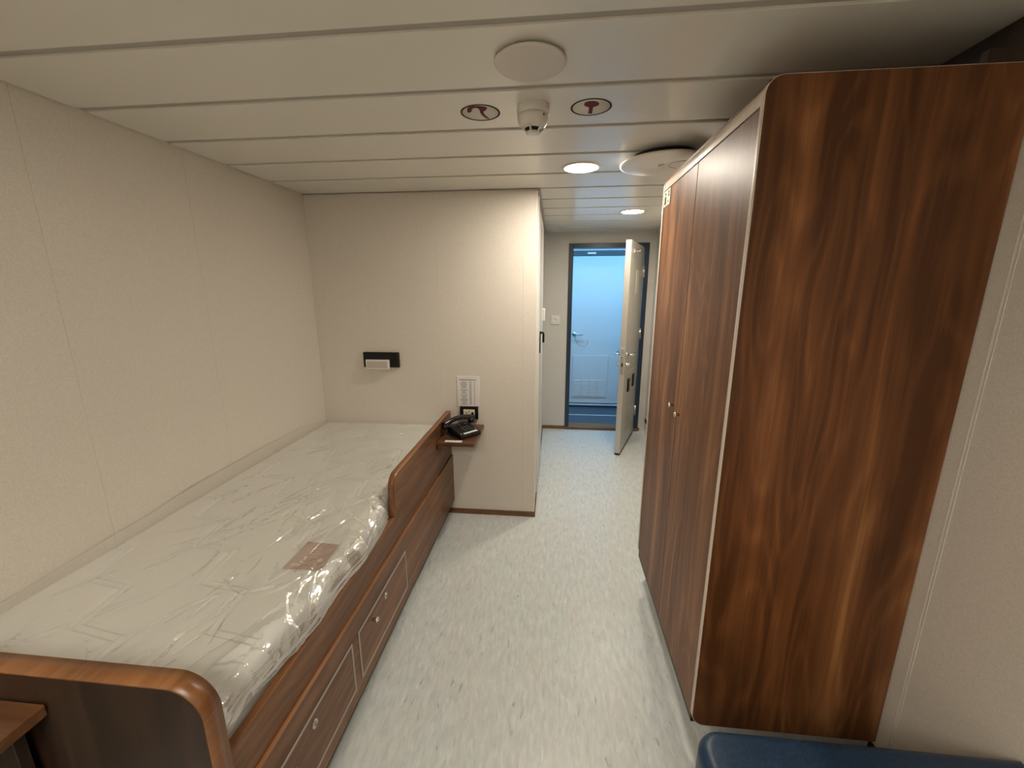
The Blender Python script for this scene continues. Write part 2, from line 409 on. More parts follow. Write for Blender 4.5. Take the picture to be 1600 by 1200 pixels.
box(b, 0.105, 0.935, HY-0.012, HY+0.06, 1.885, 1.945)
box(b, 0.06, 0.98, HY-0.02, HY+0.06, 0.0, 0.022)
struct('trim_10', b, M_NAVY)
struct('trim_11', bx(0.06, 0.98, HY-0.014, HY+0.06, 1.9455, 1.96), M_HALLDOOR)
struct('trim_12', bx(0.06, 0.98, HY-0.024, HY+0.06, 0.022, 0.034, 0.002, 1), M_HALLDOOR)
struct('trim_13', bx(-1.2, 2.2, 4.90, 4.915, -0.001, 0.004), M_HALLDOOR)
hd = thing('door_2', loc=(0.52, HY, 0.05), kind='structure')
obj('leaf', bx(0.107, 0.933, HY-0.002, HY+0.038, 0.05, 1.882, 0.003, 1), M_HALLDOOR, hd)
b = BM()
box(b, 0.245, 0.690, HY-0.010, HY-0.002, 0.125, 0.675, 0.003, 1)
esc = obj('escape_panel', b, M_HALLDOOR, hd)
b = BM()
for k in range(4):
    x0 = 0.275+k*0.098
    for j in range(9): box(b, x0, x0+0.08, HY-0.016, HY-0.009, 0.15+j*0.024, 0.162+j*0.024, 0.001, 1)
obj('louvre_grille', b, plain('grille_paint', (0.62, 0.66, 0.68), 0.4), esc)
b = BM(); lathe(b, [(0, 0), (0.026, 0), (0.026, 0.008), (0, 0.008)], (0.255, HY-0.0025, 0.945), 1, 24, -1)
tube(b, [(0.255, HY-0.008, 0.945), (0.255, HY-0.05, 0.945), (0.275, HY-0.055, 0.945), (0.36, HY-0.055, 0.943)], 0.009, 12)
obj('door_handle', b, M_STEEL, hd)
b = BM(); tube(b, [(0.262+0.09*(1-math.cos(a))*0.9, HY-0.055, 0.93-0.14*math.sin(a)*0.75-0.06*(1-math.cos(a))*0.5) for a in [math.pi*i/14 for i in range(15)]], 0.0022, 8)
tag(obj('lanyard', b, M_GREY), 'thin grey cord looped over the handle of the blue-lit door across the passage', 'cord')
b = BM(); box(b, 0.385, 0.485, HY-0.016, HY-0.0125, 1.905, 1.925, 0.001, 1)
tag(obj('name_plate', b, M_WHITE), 'small white plate on the dark header over the door across the passage', 'sign')
b = BM(); lathe(b, [(0, 0), (0.011, 0), (0.009, 0.008), (0, 0.010)], (0.34, 4.88, -0.001), 2, 16)
tag(obj('floor_stud', b, M_CHROME), 'small shiny stud on the dark blue passage floor', 'stud')
t = thing('ceiling_light', 'cool strip light on the ceiling of the passage outside the door', 'lamp', (0.55, 4.62, 2.05))
obj('housing', bx(-0.75, 1.85, 4.52, 4.72, 2.055, 2.088, 0.004, 1), M_WHITE, t)
obj('diffuser', bx(-0.72, 1.82, 4.54, 4.70, 2.035, 2.0545, 0.004, 1), M_TUBE, t)

# ------------------------------------------------------------------ entrance door leaf (hinged right, standing open into the room)
d1 = thing('door_1', loc=(0.862, 4.335, 0), rotz=math.atan2(-0.942, -0.334), kind='structure', local=True)
LW, LT, LZ0, LZ1 = 0.725, 0.045, 0.022, 1.888
obj('leaf', bx(0, LW, -LT, 0, LZ0, LZ1, 0.002, 1), M_LEAF, d1)
obj('edge_stile', bx(LW-0.004, LW+0.002, -LT-0.0008, 0.0008, LZ0, LZ1, 0.0008, 1), M_LEAFE, d1)
obj('bottom_seal_or_shade', bx(0.004, LW, -LT-0.001, 0.001, 0.008, LZ0, 0.001, 1), M_BLACK, d1)
lp = obj('lock_plate', bx(LW+0.001, LW+0.005, -0.036, -0.009, 0.76, 0.99, 0.001, 1), M_STEEL, d1)
b = BM(); box(b, LW+0.004, LW+0.014, -0.030, -0.015, 0.905, 0.925, 0.002, 1); obj('latch_bolt', b, M_CHROME, lp)
b = BM(); box(b, LW+0.0045, LW+0.006, -0.030, -0.015, 0.83, 0.86, 0.0004, 1); obj('bolt_slot', b, M_DARK, lp)
for s, y0 in ((1, 0.0), (-1, -LT)):
    yy = lambda d: y0+s*d
    b = BM(); lathe(b, [(0, 0), (0.025, 0), (0.025, 0.007), (0.012, 0.009), (0.012, 0.012)], (LW-0.06, y0, 0.93), 1, 24, s)
    tube(b, [(LW-0.06, yy(0.008), 0.93), (LW-0.06, yy(0.045), 0.93), (LW-0.066, yy(0.053), 0.93), (LW-0.08, yy(0.056), 0.93), (LW-0.19, yy(0.056), 0.93)], 0.0095, 14)
    obj('lever_handle', b, M_CHROME, d1)
    b = BM(); lathe(b, [(0, 0), (0.024, 0), (0.024, 0.008), (0.017, 0.012), (0.017, 0.03), (0.012, 0.034), (0, 0.034)], (LW-0.06, y0, 0.84), 1, 24, s)
    obj('lock_cylinder', b, M_CHROME, d1)
# kick-out panel with two latches on the room face
b = BM()
def ring(b, x0, x1, z0, z1, w_, y0, y1):
    box(b, x0, x1, y0, y1, z1-w_, z1, 0.001, 1); box(b, x0, x1, y0, y1, z0, z0+w_, 0.001, 1)
    box(b, x0, x0+w_, y0, y1, z0+w_, z1-w_, 0.001, 1); box(b, x1-w_, x1, y0, y1, z0+w_, z1-w_, 0.001, 1)
ring(b, 0.12, 0.60, 0.17, 0.74, 0.012, 0, 0.006)
ep = obj('escape_panel', b, M_LEAFE, d1)
for x in (0.20, 0.46): obj('panel_latch', bx(x, x+0.07, 0.0, 0.012, 0.56, 0.68, 0.003, 1), M_BLACK, ep)
b = BM(); box(b, 0.26, 0.40, 0, 0.0015, 1.45, 1.66, 0.0004, 1); obj('safety_notice', b, M_STICK, d1)
b = BM(); box(b, 0.53, 0.60, 0, 0.012, 1.79, 1.83, 0.003, 1); tube(b, [(0.565, 0.01, 1.81), (0.565, 0.04, 1.805), (0.565, 0.05, 1.82)], 0.006, 10)
obj('coat_hook', b, M_CHROME, d1)
for z in (0.24, 1.05, 1.66):
    b = BM(); tube(b, [(-0.006, 0.007, z-0.055), (-0.006, 0.007, z+0.055)], 0.009, 14); box(b, -0.004, 0.034, 0, 0.003, z-0.05, z+0.05, 0.001, 1)
    obj('hinge', b, M_STEEL, d1)

# side door in the corridor partition
sd = thing('door_3', loc=(XC, 3.0, 0.0), kind='structure')
b = BM()
box(b, XC-0.002, XC+0.012, 2.80, 2.84, 0.0365, 1.97, 0.002, 1); box(b, XC-0.002, XC+0.012, 3.46, 3.50, 0.0365, 1.97, 0.002, 1); box(b, XC-0.002, XC+0.012, 2.84, 3.46, 1.93, 1.97, 0.002, 1)
obj('frame', b, M_WHITE, sd)
obj('leaf', bx(XC-0.001, XC+0.008, 2.843, 3.457, 0.045, 1.927, 0.002, 1), M_LEAF, sd)
b = BM(); box(b, XC+0.0075, XC+0.016, 2.96, 3.00, 1.045, 1.20, 0.002, 1)
tube(b, [(XC+0.012, 2.98, 1.19), (XC+0.034, 2.98, 1.19), (XC+0.036, 2.98, 1.18), (XC+0.036, 2.985, 1.12)], 0.008, 12)
obj('door_handle', b, M_BLACK, sd)
b = BM(); box(b, XC, XC+0.032, 3.20+0.34, 3.30+0.34, 1.23, 1.335, 0.008, 3)
tag(obj('thermostat', b, M_WHITE), 'white wall box on the corridor partition above the black door handle', 'thermostat')

# rotary switch on the far wall
t = thing('wall_switch', 'square white switch on the wall left of the open door', 'switch', (0.013, YF, 1.185))
obj('frame', bx(-0.034, 0.060, YF-0.012, YF, 1.138, 1.232, 0.004, 2), M_WHITE, t)
k_ = obj('rocker', bx(-0.016, 0.042, YF-0.017, YF-0.012, 1.156, 1.214, 0.003, 2), M_PAPER, t)
b = BM(); tube(b, [(-0.005, YF-0.018, 1.20), (0.012, YF-0.018, 1.195), (0.026, YF-0.018, 1.175)], 0.0025, 6); obj('mark', b, M_GREY, k_)

# ------------------------------------------------------------------ wardrobe
wd = thing('wardrobe', 'tall two-door walnut wardrobe against the right wall', 'wardrobe', (0.70, 1.515, 0))
WZ0, WZ1 = 0.169, 1.945
WXF = XW
def side_outline():
    return rrect(WXF, XR-0.002, WZ0, WZ1, 0.038, (1, 0, 0, 1))
for y0_, y1_ in ((W0, W0+0.018), (W1-0.018, W1)):
    b = BM(); prism(b, side_outline(), 1, y0_, y1_, 0.0015); obj('side_panel', b, M_SIDE, wd)
b = BM()
o_ = rrect(WXF-0.0012, XR-0.002, WZ0-0.0012, WZ1+0.0012, 0.039, (1, 0, 0, 1))
i_ = rrect(WXF+0.002, XR-0.002, WZ0+0.002, WZ1-0.002, 0.036, (1, 0, 0, 1))
def band(b, outer, inner, axis, a0, a1, skip=()):
    n = len(outer); V = []
    for a in (a0, a1):
        V.append([b.verts.new(to3(axis, a, *p)) for p in outer]); V.append([b.verts.new(to3(axis, a, *p)) for p in inner])
    for i in range(n):
        j = (i+1) % n
        if i in skip: continue
        for q in ((V[0][i], V[0][j], V[2][j], V[2][i]), (V[1][i], V[3][i], V[3][j], V[1][j]), (V[0][i], V[1][i], V[1][j], V[0][j]), (V[2][i], V[2][j], V[3][j], V[3][i])):
            f = b.faces.new(q); f.smooth = True
M_WEDGE = wood('wardrobe_edge_band', 2, (0.56, 0.47, 0.39), (0.66, 0.56, 0.47), (0.72, 0.62, 0.53), 0.3, 1.0)
for y0_ in (W0+0.001, W1-0.019):
    b = BM(); band(b, o_, i_, 1, y0_, y0_+0.0165); obj('edge_band', b, M_WEDGE, wd)
obj('top_panel', bx(WXF+0.012, XR-0.002, W0+0.018, W1-0.018, WZ1-0.020, WZ1-0.002, 0.002, 1), M_SIDE, wd)
b = BM(); box(b, 0.882, XR-0.002, W0+0.004, W0+0.022, WZ1+0.002, 1.974, 0.001, 1); box(b, XR-0.020, XR-0.002, W0+0.0215, W1, WZ1+0.002, H-0.001, 0.001, 1)  # short filler piece; long board puts shade on the wall above the wardrobe
obj('filler_and_shade_board', b, M_FOOT, wd, 'dark filler piece at the wall, with a dark board standing in for shade')
# rounded cornice rail over the doors
b = BM()
pr = [(WXF+0.030, 1.893)] + [(WXF+0.026, 1.893), (WXF+0.001, 1.893)] + [(WXF+0.038-0.037*math.cos(a), WZ1-0.038+0.037*math.sin(a)) for a in [math.pi/2*i/8 for i in range(9)]] + [(WXF+0.06, WZ1-0.001), (WXF+0.06, 1.893)]
prism(b, pr, 1, W0+0.0185, W1-0.0185); obj('top_rail', b, M_WEDGE, wd)
obj('bottom_panel', bx(WXF+0.024, XR-0.002, W0+0.018, W1-0.018, WZ0+0.002, WZ0+0.020), M_SIDE, wd)
obj('back_panel', bx(XR-0.010, XR-0.003, W0+0.018, W1-0.018, WZ0+0.02, WZ1-0.02), M_DARK, wd)
obj('carcass_front', bx(WXF+0.024, WXF+0.030, W0+0.018, W1-0.018, WZ0+0.02, WZ1-0.02), M_DARK, wd)
ymid = 1.515
for ya, yb_, kn, kz in ((W0+0.021, ymid-0.0018, ymid-0.032, 1.052), (ymid+0.0018, W1-0.021, ymid+0.048, 1.066)):
    d = obj('door', bx(WXF+0.002, WXF+0.021, ya, yb_, WZ0+0.0075, 1.890, 0.0015, 2), M_DOOR, wd)
    b = BM(); lathe(b, [(0, -0.001), (0.005, -0.001), (0.005, 0.007), (0.0085, 0.011), (0.009, 0.015), (0.0065, 0.018), (0, 0.019)], (WXF+0.002, kn, kz), 0, 24, -1)
    obj('knob', b, M_CHROME, d)
obj('bottom_seal_or_shade', bx(WXF+0.003, WXF+0.023, W0+0.0185, W1-0.0185, WZ0-0.010, WZ0+0.007), M_BLACK, wd)  # black strip drawn in for the shadow gap under the doors
# coved vinyl plinth under it
b = BM(); PXX, PY0 = 0.500, 1.100
R_ = 0.045
def ringpts(off, z, x0=PXX, y0=PY0, rc=0.03):
    pts = [(XR-0.001, y0-off, z)]
    for i in range(7):
        a = -math.pi/2 - (math.pi/2)*i/6
        pts.append((x0+rc+(rc+off)*math.cos(a), y0+rc+(rc+off)*math.sin(a), z))
    pts.append((x0-off, W1-0.02, z)); return pts
rows = [ringpts(0, WZ0-0.001)] + [ringpts(R_*(1-math.cos(a)), R_*(1-math.sin(a))+0.0005) for a in [math.pi/2*i/8 for i in range(9)]]
rows = [rows[0]] + [ringpts(R_*(1-math.cos(a)), R_*(1-math.sin(a))+0.0006) for a in [math.pi/2*i/8 for i in range(9)]]
VV = [[b.verts.new(p) for p in r_] for r_ in rows]
for r0, r1 in zip(VV, VV[1:]):
    for i in range(len(r0)-1):
        f = b.faces.new((r0[i], r0[i+1], r1[i+1], r1[i])); f.smooth = True
box(b, PXX+0.004, XR-0.001, PY0+0.02, W1-0.02, 0.0, WZ0-0.001)
struct('trim_14', b, M_FLOOR)
# cabin plate at the top of the far door
t = thing('locker_sign', 'small cream plate with black symbols at top corner of the wardrobe door', 'sign', (XW, 1.887, 1.86))
SX = WXF+0.002
obj('plate', bx(SX-0.0025, SX, 1.838, 1.929, 1.826, 1.888, 0.0008, 1), M_CREAM, t)
b = BM()
def sym(pts): prism(b, pts, 0, SX-0.0032, SX-0.0024)
def disc(cy, cz, r): sym([(cy+r*math.cos(2*math.pi*i/16), cz+r*math.sin(2*math.pi*i/16)) for i in range(16)])
disc(1.906, 1.874, 0.0075)
sym([(1.916, 1.864), (1.896, 1.864), (1.894, 1.838), (1.899, 1.832), (1.913, 1.832), (1.918, 1.838)])
obj('figure_symbol', b, M_PRINT, t); b = BM()
disc(1.860, 1.876, 0.006)
sym([(1.869, 1.868), (1.851, 1.868), (1.854, 1.858), (1.866, 1.862)])
disc(1.862, 1.840, 0.005)
obj('symbols', b, M_PRINT, t)

# ------------------------------------------------------------------ bunk bed base
bed = thing('bunk_bed', 'built-in walnut single bunk with drawers along the left wall', 'bed', (-1.08, 1.55, 0))
BX = -0.650
b = BM(); box(b, BX-0.018, BX, 0.607, YB-0.003, 0.100, 0.418, 0.0015, 2); fr_ = obj('front_panel', b, M_BEDW, bed)
obj('ledge_strip', bx(BX-0.018, BX+0.0015, 0.607, YB-0.003, 0.418, 0.427, 0.002, 2), M_EDGE, bed, 'lighter orange-brown edging strip')
obj('side_rail', bx(BX-0.030, BX-0.008, 0.607, YB-0.003, 0.427, 0.543, 0.002, 2), M_BEDW, bed)
obj('rail_cap', bx(BX-0.0305, BX-0.0075, 0.607, 1.562, 0.5415, 0.5465, 0.002, 2), M_EDGE, bed)
# lee board at the pillow end
lo = rrect(1.545, YB-0.003, 0.540, 0.727, 0.062, (0, 0, 0, 1), 10)
lb = BM(); prism(lb, lo, 0, BX-0.032, BX-0.006, 0.002); lee = obj('lee_board', lb, M_BEDW, bed)
lo2 = rrect(1.5437, YB-0.003, 0.540, 0.7283, 0.0633, (0, 0, 0, 1), 10)
li2 = rrect(1.548, YB-0.003, 0.540, 0.724, 0.059, (0, 0, 0, 1), 10)
b = BM(); band(b, lo2, li2, 0, BX-0.0328, BX-0.0052, skip=(0, 1)); obj('edge_band', b, M_EDGE, lee)
# slatted platform, ends, plinth
obj('platform', bx(XL+0.004, BX-0.031, 0.607, YB-0.003, 0.440, 0.470), M_BEDW, bed)
obj('plinth', bx(XL+0.004, BX-0.045, 0.61, YB-0.01, 0.0, 0.44), M_DARK, bed)
# footboard with round corner
fo = rrect(XL+0.003, BX+0.002, 0.0, 0.760, 0.075, (0, 0, 1, 0), 12)
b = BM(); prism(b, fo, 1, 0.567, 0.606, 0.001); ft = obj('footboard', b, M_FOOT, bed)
fo1 = rrect(XL+0.003, BX+0.0034, 0.0, 0.7614, 0.0764, (0, 0, 1, 0), 12)
fi1 = rrect(XL+0.003, BX-0.0012, 0.0, 0.7568, 0.0718, (0, 0, 1, 0), 12)
b = BM(); band(b, fo1, fi1, 1, 0.5662, 0.6068, skip=(0, len(fo1)-1)); obj('edge_band', b, M_EDGE, ft, 'lighter orange-brown edge banding')
# drawers: pale inlaid outline, two fittings each
for y0_, y1_ in ((1.141, 1.605), (0.640, 1.098)):
    dr = obj('drawer', bx(BX-0.001, BX+0.0012, y0_, y1_, 0.152, 0.342, 0.0006, 1), M_BEDW, bed)
    b = BM(); x0_, x1_ = BX, BX+0.0028; w_ = 0.008
    box(b, x0_, x1_, y0_, y1_, 0.342-w_, 0.342, 0.0006, 1); box(b, x0_, x1_, y0_, y1_, 0.152, 0.152+w_, 0.0006, 1)
    box(b, x0_, x1_, y0_, y0_+w_, 0.152+w_, 0.342-w_, 0.0006, 1); box(b, x0_, x1_, y1_-w_, y1_, 0.152+w_, 0.342-w_, 0.0006, 1)
    obj('edging', b, M_OUTL, dr, 'pale grey outline strip')
    ym = (y0_+y1_)/2
    b = BM(); lathe(b, [(0, 0), (0.013, 0), (0.013, 0.002), (0.010, 0.004), (0.007, 0.0045), (0.006, 0.002), (0, 0.002)], (BX+0.001, ym, 0.299), 0, 24, 1); obj('push_lock', b, M_STEEL, dr)
    b = BM(); lathe(b, [(0, 0), (0.006, 0), (0.006, 0.008), (0.0095, 0.013), (0.0095, 0.018), (0.006, 0.021), (0, 0.021)], (BX+0.001, ym-0.118, 0.296), 0, 24, 1); obj('knob', b, M_CHROME, dr)

# ------------------------------------------------------------------ mattress with its film
MX0, MX1, MY0, MY1, MZ0, MZ1 = -1.500, -0.690, 0.612, 2.522, 0.471, 0.636
def tri(x): x = x % 1.0; return 4*abs(x-0.5)-1
def quilt(x, y):
    s = (x-y)*0.7071; t_ = (x+y)*0.7071
    v = 0.0
    q = t_+0.045*tri(s/0.24)
    for off in (0.0, 0.026):
        d_ = ((q-off) % 0.27); d_ = min(d_, 0.27-d_); v -= 0.0105*math.exp(-(d_/0.0060)**2)
    d_ = (q-0.013) % 0.27; d_ = min(d_, 0.27-d_)
    v += 0.004*(1-math.exp(-(d_/0.05)**2))
    v += 0.004*noise.noise(Vector((x*5, y*5, 1.0)))
    return v
def edge_f(v, a, c, r):
    e = min(v-a, c-v)
    if e >= r: return 0.0
    return r-math.sqrt(max(0, r*r-(r-e)**2))
mt = thing('mattress', 'white quilted mattress still wrapped in clear plastic on the bunk', 'mattress', (-1.095, 1.567, MZ0))
b = BM(); nx, ny = 230, 540; G = []
for j in range(ny+1):
    row = []
    for i in range(nx+1):
        x = MX0+(MX1-MX0)*i/nx; y = MY0+(MY1-MY0)*j/ny
        e = max(edge_f(x, MX0, MX1, 0.035), edge_f(y, MY0, MY1, 0.035))
        row.append(b.verts.new((x, y, MZ1-e+quilt(x, y)*(1 if e == 0 else 0.3))))
    G.append(row)
for j in range(ny):
    for i in range(nx):
        f = b.faces.new((G[j][i], G[j][i+1], G[j+1][i+1], G[j+1][i])); f.smooth = True
loop = [G[0][i] for i in range(nx+1)] + [G[j][nx] for j in range(1, ny+1)] + [G[ny][i] for i in range(nx-1, -1, -1)] + [G[j][0] for j in range(ny-1, 0, -1)]
low = [b.verts.new((v.co.x, v.co.y, MZ0)) for v in loop]
for i in range(len(loop)):
    j = (i+1) % len(loop); b.faces.new((loop[i], low[i], low[j], loop[j]))
b.faces.new(low)
obj('quilted_cover', b, M_TICK, mt)

def lerp_tab(tab, y):
    if y <= tab[0][0]: return tab[0][1]
    for (a, va), (c, vc) in zip(tab, tab[1:]):
        if y <= c:
            f = (y-a)/(c-a); f = f*f*(3-2*f); return va+(vc-va)*f
    return tab[-1][1]
EDGE = [(0.61, -0.676), (0.70, -0.686), (0.80, -0.672), (0.87, -0.660), (0.95, -0.652), (1.03, -0.660), (1.13, -0.655), (1.22, -0.644), (1.35, -0.656), (1.48, -0.664), (1.53, -0.690), (1.60, -0.694), (2.53, -0.690)]
WALLH = [(0.61, 0.655), (0.84, 0.656), (1.2, 0.672), (1.5, 0.692), (1.9, 0.694), (2.2, 0.688), (2.52, 0.646)]
def ridge(x, y, ang, sx, sy, seed, p=8):
    c_, s_ = math.cos(ang), math.sin(ang)
    u = (x*c_+y*s_)*sx; v = (-x*s_+y*c_)*sy
    n_ = noise.noise(Vector((u, v, seed)))+0.35*noise.noise(Vector((u*2.3, v*2.3, seed+4)))
    return max(0.0, 1-abs(n_)*2.2)**p
CREASE = []
_r = random.Random(11)
for k in range(165):
    cx_ = -0.62-0.78*_r.random()**1.7; cy_ = 0.62+1.75*_r.random()**1.25
    right = cx_ > -0.95
    a_ = _r.gauss(1.35 if right else 1.1, 0.5 if right else 0.35); L_ = _r.uniform(0.05, 0.16) if right else _r.uniform(0.12, 0.40)
    CREASE.append((cx_, cy_, math.cos(a_), math.sin(a_), L_, _r.uniform(0.003, 0.0085) if right else _r.uniform(0.002, 0.006), _r.uniform(0.003, 0.0065), _r.uniform(-3, 3)))
CREASE.sort(key=lambda c: c[1])
ROW = [None, []]
def wrinkle(x, y):
    r_ = max(0.0, min(1.0, (x+1.02)/0.32))                   # more slack towards the open edge
    near = 0.35+0.65*max(0, min(1, (1.9-y)/0.9))
    a = 0.0
    ky = int(y*40)
    if ROW[0] != ky: ROW[0] = ky; ROW[1] = [c for c in CREASE if abs(c[1]-y) < c[4]+0.05]
    for cx_, cy_, ca, sa, L_, h_, w_, cv_ in ROW[1]:
        dx_ = x-cx_; dy_ = y-cy_
        if abs(dx_) > L_+0.02 or abs(dy_) > L_+0.02: continue
        u = dx_*ca+dy_*sa; v = -dx_*sa+dy_*ca + cv_*u*u
        if abs(u) < L_ and abs(v) < w_*2.5:
            a += h_*(1-abs(u)/L_)*math.exp(-(abs(v)/w_)**1.5*1.6)
    a += 0.0022*ridge(x, y, 0.8, 2.0, 6, 2.0, 5)
    a += 0.007*r_*near*ridge(x, y, 1.2, 2.0, 7, 13.0, 3)
    a += 0.002*noise.noise(Vector((x*6, y*4, 3)))+0.006*r_*noise.noise(Vector((x*6, y*5, 5)))
    return a
def film_profile(y):
    xe = lerp_tab(EDGE, y); h = lerp_tab(WALLH, y); lee_side = y > 1.53
    T = MZ1+0.014
    low_ = 0.560 if lee_side else 0.5535
    P = [(-1.504, h), (-1.495, h-0.006), (-1.46, T+(h-T)*0.5), (-1.39, T+0.002), (-1.25, T), (-1.05, T), (-0.88, T), (xe-0.10, T-0.001), (xe-0.05, T-0.008), (xe-0.022, T-0.020), (xe-0.006, T-0.040), (xe, T-0.062), (xe-0.003, low_+0.006), (xe-0.014, low_), (xe-0.028, low_-0.001 if not lee_side else low_-0.01)]
    return P
def cat(P, t_):
    n_ = len(P)-1; k = min(int(t_), n_-1); f = t_-k
    p0, p1, p2, p3 = P[max(k-1, 0)], P[k], P[k+1], P[min(k+2, n_)]
    return tuple(0.5*((2*p1[i])+(-p0[i]+p2[i])*f+(2*p0[i]-5*p1[i]+4*p2[i]-p3[i])*f*f+(-p0[i]+3*p1[i]-3*p2[i]+p3[i])*f**3) for i in (0, 1))
segs = [3, 6, 20, 40, 60, 62, 44, 22, 14, 10, 10, 10, 6, 4]
ts = [0.0]
for k, n_ in enumerate(segs): ts += [k+(i+1)/n_ for i in range(n_)]
b = BM(); G = []; ny = 560
for j in range(ny+1):
    y = 0.6105+(2.524-0.6105)*j/ny; P = film_profile(y); row = []
    for t_ in ts:
        x, z = cat(P, t_)
        e_ = min(1.0, t_/3.0)*min(1.0, (len(segs)-t_)/1.0)
        wv = wrinkle(x, y+ (0.655-z)*0.6)*e_
        sidef = max(0.0, min(1.0, (t_-8.5)/2.5))
        end = 0.0
        dx = wv*sidef*0.9 if y < 1.5 else 0.0
        fold = (0.007*noise.noise(Vector((y*7, t_*0.9, 2.5)))+0.005*(max(0, 1-abs(noise.noise(Vector((y*5+t_*0.6, t_*1.6, 8.5))))*3)**2))*sidef*min(1.0, (len(segs)-t_)/1.5)
        dx = dx*0.35+fold*(1.0 if y < 1.5 else 0.2)
        row.append(b.verts.new((x+dx, y, z+wv*(1-0.85*sidef))))
    G.append(row)
for j in range(ny):
    for i in range(len(ts)-1):
        f = b.faces.new((G[j][i], G[j][i+1], G[j+1][i+1], G[j+1][i])); f.smooth = True
obj('plastic_film', b, M_FILM, mt, 'clear crinkled plastic wrap')

# care card under the film
t = thing('care_card', 'brown printed card with white strip lying under the plastic on the mattress', 'card', (-0.77, 1.13, 0.641))
def quad(b, P4, z, th=0.001):
    prism(b, [(p[0], p[1]) for p in P4], 2, z, z+th)
b = BM(); quad(b, [(-0.832, 1.060), (-0.706, 1.066), (-0.716, 1.196), (-0.831, 1.201)], 0.6425); obj('card', b, M_CARD, t)
b = BM(); quad(b, [(-0.831, 1.2015), (-0.716, 1.1965), (-0.713, 1.220), (-0.831, 1.225)], 0.6425); obj('header_strip', b, M_PAPER, t)
M_CP = plain('pale_card_print', (0.55, 0.42, 0.35), 0.5)
b = BM()
for (xa, ya, wx, wy) in [(-0.80, 1.12, 0.05, 0.004), (-0.80, 1.135, 0.06, 0.003), (-0.80, 1.15, 0.045, 0.003), (-0.80, 1.165, 0.055, 0.003)]:
    quad(b, [(xa, ya), (xa+wx, ya), (xa+wx, ya+wy), (xa, ya+wy)], 0.6437, 0.0004)
obj('printed_lines', b, M_CP, t)
for (xa, ya, wx, wy) in [(-0.815, 1.075, 0.03, 0.012), (-0.74, 1.10, 0.014, 0.018)]:
    b = BM(); quad(b, rrect(xa, xa+wx, ya, ya+wy, 0.005), 0.6437, 0.0004); obj('printed_emblem', b, M_CP, t)

# ------------------------------------------------------------------ phone shelf
t = thing('wall_shelf', 'small walnut shelf fixed between lee board and wall under the telephone', 'shelf', (-0.54, 2.36, 0.6))
sh = rrect(BX-0.005, -0.438, 2.186, YB-0.003, 0.012, (0, 1, 0, 0), 5)
b = BM(); prism(b, sh, 2, 0.618, 0.640, 0.0015); s_ = obj('shelf_board', b, M_DESK, t)
obj('bracket', bx(BX-0.0045, BX+0.022, 2.205, 2.245, 0.590, 0.618, 0.002, 1), M_BEDW, t)
tag(obj('paper_slip', bx(-0.612, -0.512, 2.196, 2.224, 0.6402, 0.6420, 0.0004, 1), M_PAPER), 'narrow white strip lying along the front of the phone shelf', 'paper')

# desk telephone
PA = math.atan2(0.23, 0.20)
ph = thing('desk_phone', 'black corded desk telephone on the small shelf beside the bunk', 'telephone', (-0.525, 2.335, 0.6405), PA, local=True)
# local: x along the handset cradle axis, -y towards the viewer's lower right
b = BM(); wedge = [(-0.105, 0.0), (0.075, 0.0), (0.075, 0.052), (0.05, 0.056), (-0.095, 0.022), (-0.105, 0.014)]
wedge = [(-0.070, 0.0), (0.075, 0.0), (0.075, 0.052), (0.05, 0.052), (-0.064, 0.024), (-0.070, 0.014)]
prism(b, wedge, 0, -0.072, 0.072, 0.004)
body = obj('body', b, M_BLACK, ph)
sl = (0.052-0.024)/(0.05+0.064)
def top(y): return 0.024+(y+0.064)*sl
b = BM()
for i in range(3):
    for j in range(4):
        yk = -0.040+j*0.015; xk = -0.020+i*0.021; box(b, xk, xk+0.013, yk, yk+0.010, top(yk)-0.001, top(yk+0.01)+0.004, 0.0015, 1)
obj('keypad', b, plain('dark_grey_keys', (0.045, 0.045, 0.047), 0.4), body)
b = BM(); box(b, -0.02, 0.045, 0.024, 0.044, top(0.024)-0.002, top(0.044)+0.002, 0.001, 1); obj('display', b, M_BLACKG, body)
b = BM()
prism(b, [(-0.061, top(-0.061)+0.001), (-0.050, top(-0.050)+0.001), (-0.050, top(-0.050)+0.003), (-0.061, top(-0.061)+0.003)], 0, -0.045, 0.055)
obj('label_strip', b, M_PAPER, body, 'white label strip')
b = BM(); lathe(b, [(0, 0), (0.004, 0), (0.004, 0.002), (0, 0.003)], (0.060, -0.03, top(-0.03)), 2, 12); obj('indicator', b, M_STICK, body); b = BM(); lathe(b, [(0, 0), (0.004, 0), (0.004, 0.002), (0, 0.003)], (-0.060, -0.050, top(-0.050)), 2, 12); obj('indicator', b, M_STICK, body)
# handset arching over the far side
hp = []; hr = []
for i in range(17):
    f = i/16; x = -0.110+0.225*f; z = 0.068+0.024*math.sin(math.pi*f)
    hp.append((x, 0.056, z)); hr.append(0.0145 + 0.004*abs(2*f-1)**3)
b = BM(); tube(b, hp, hr, 14)
for sx in (-1, 1):
    lathe(b, [(0, -0.004), (0.018, -0.004), (0.023, 0.004), (0.023, 0.018), (0.014, 0.026), (0, 0.027)], (sx*0.096, 0.054, 0.048), 2, 20)
obj('handset', b, M_BLACKG, ph)
b = BM(); hx = []
for i in range(160):
    f = i/159; a = 2*math.pi*14*f
    cx, cy, cz = -0.098+0.035*math.sin(math.pi*f)*-0.4, 0.055-0.115*f, 0.040-0.028*f
    hx.append((cx+0.005*math.cos(a), cy, max(0.008, cz+0.005*math.sin(a))))
tube(b, hx, 0.0016, 6); obj('coiled_cord', b, M_BLACK, ph)

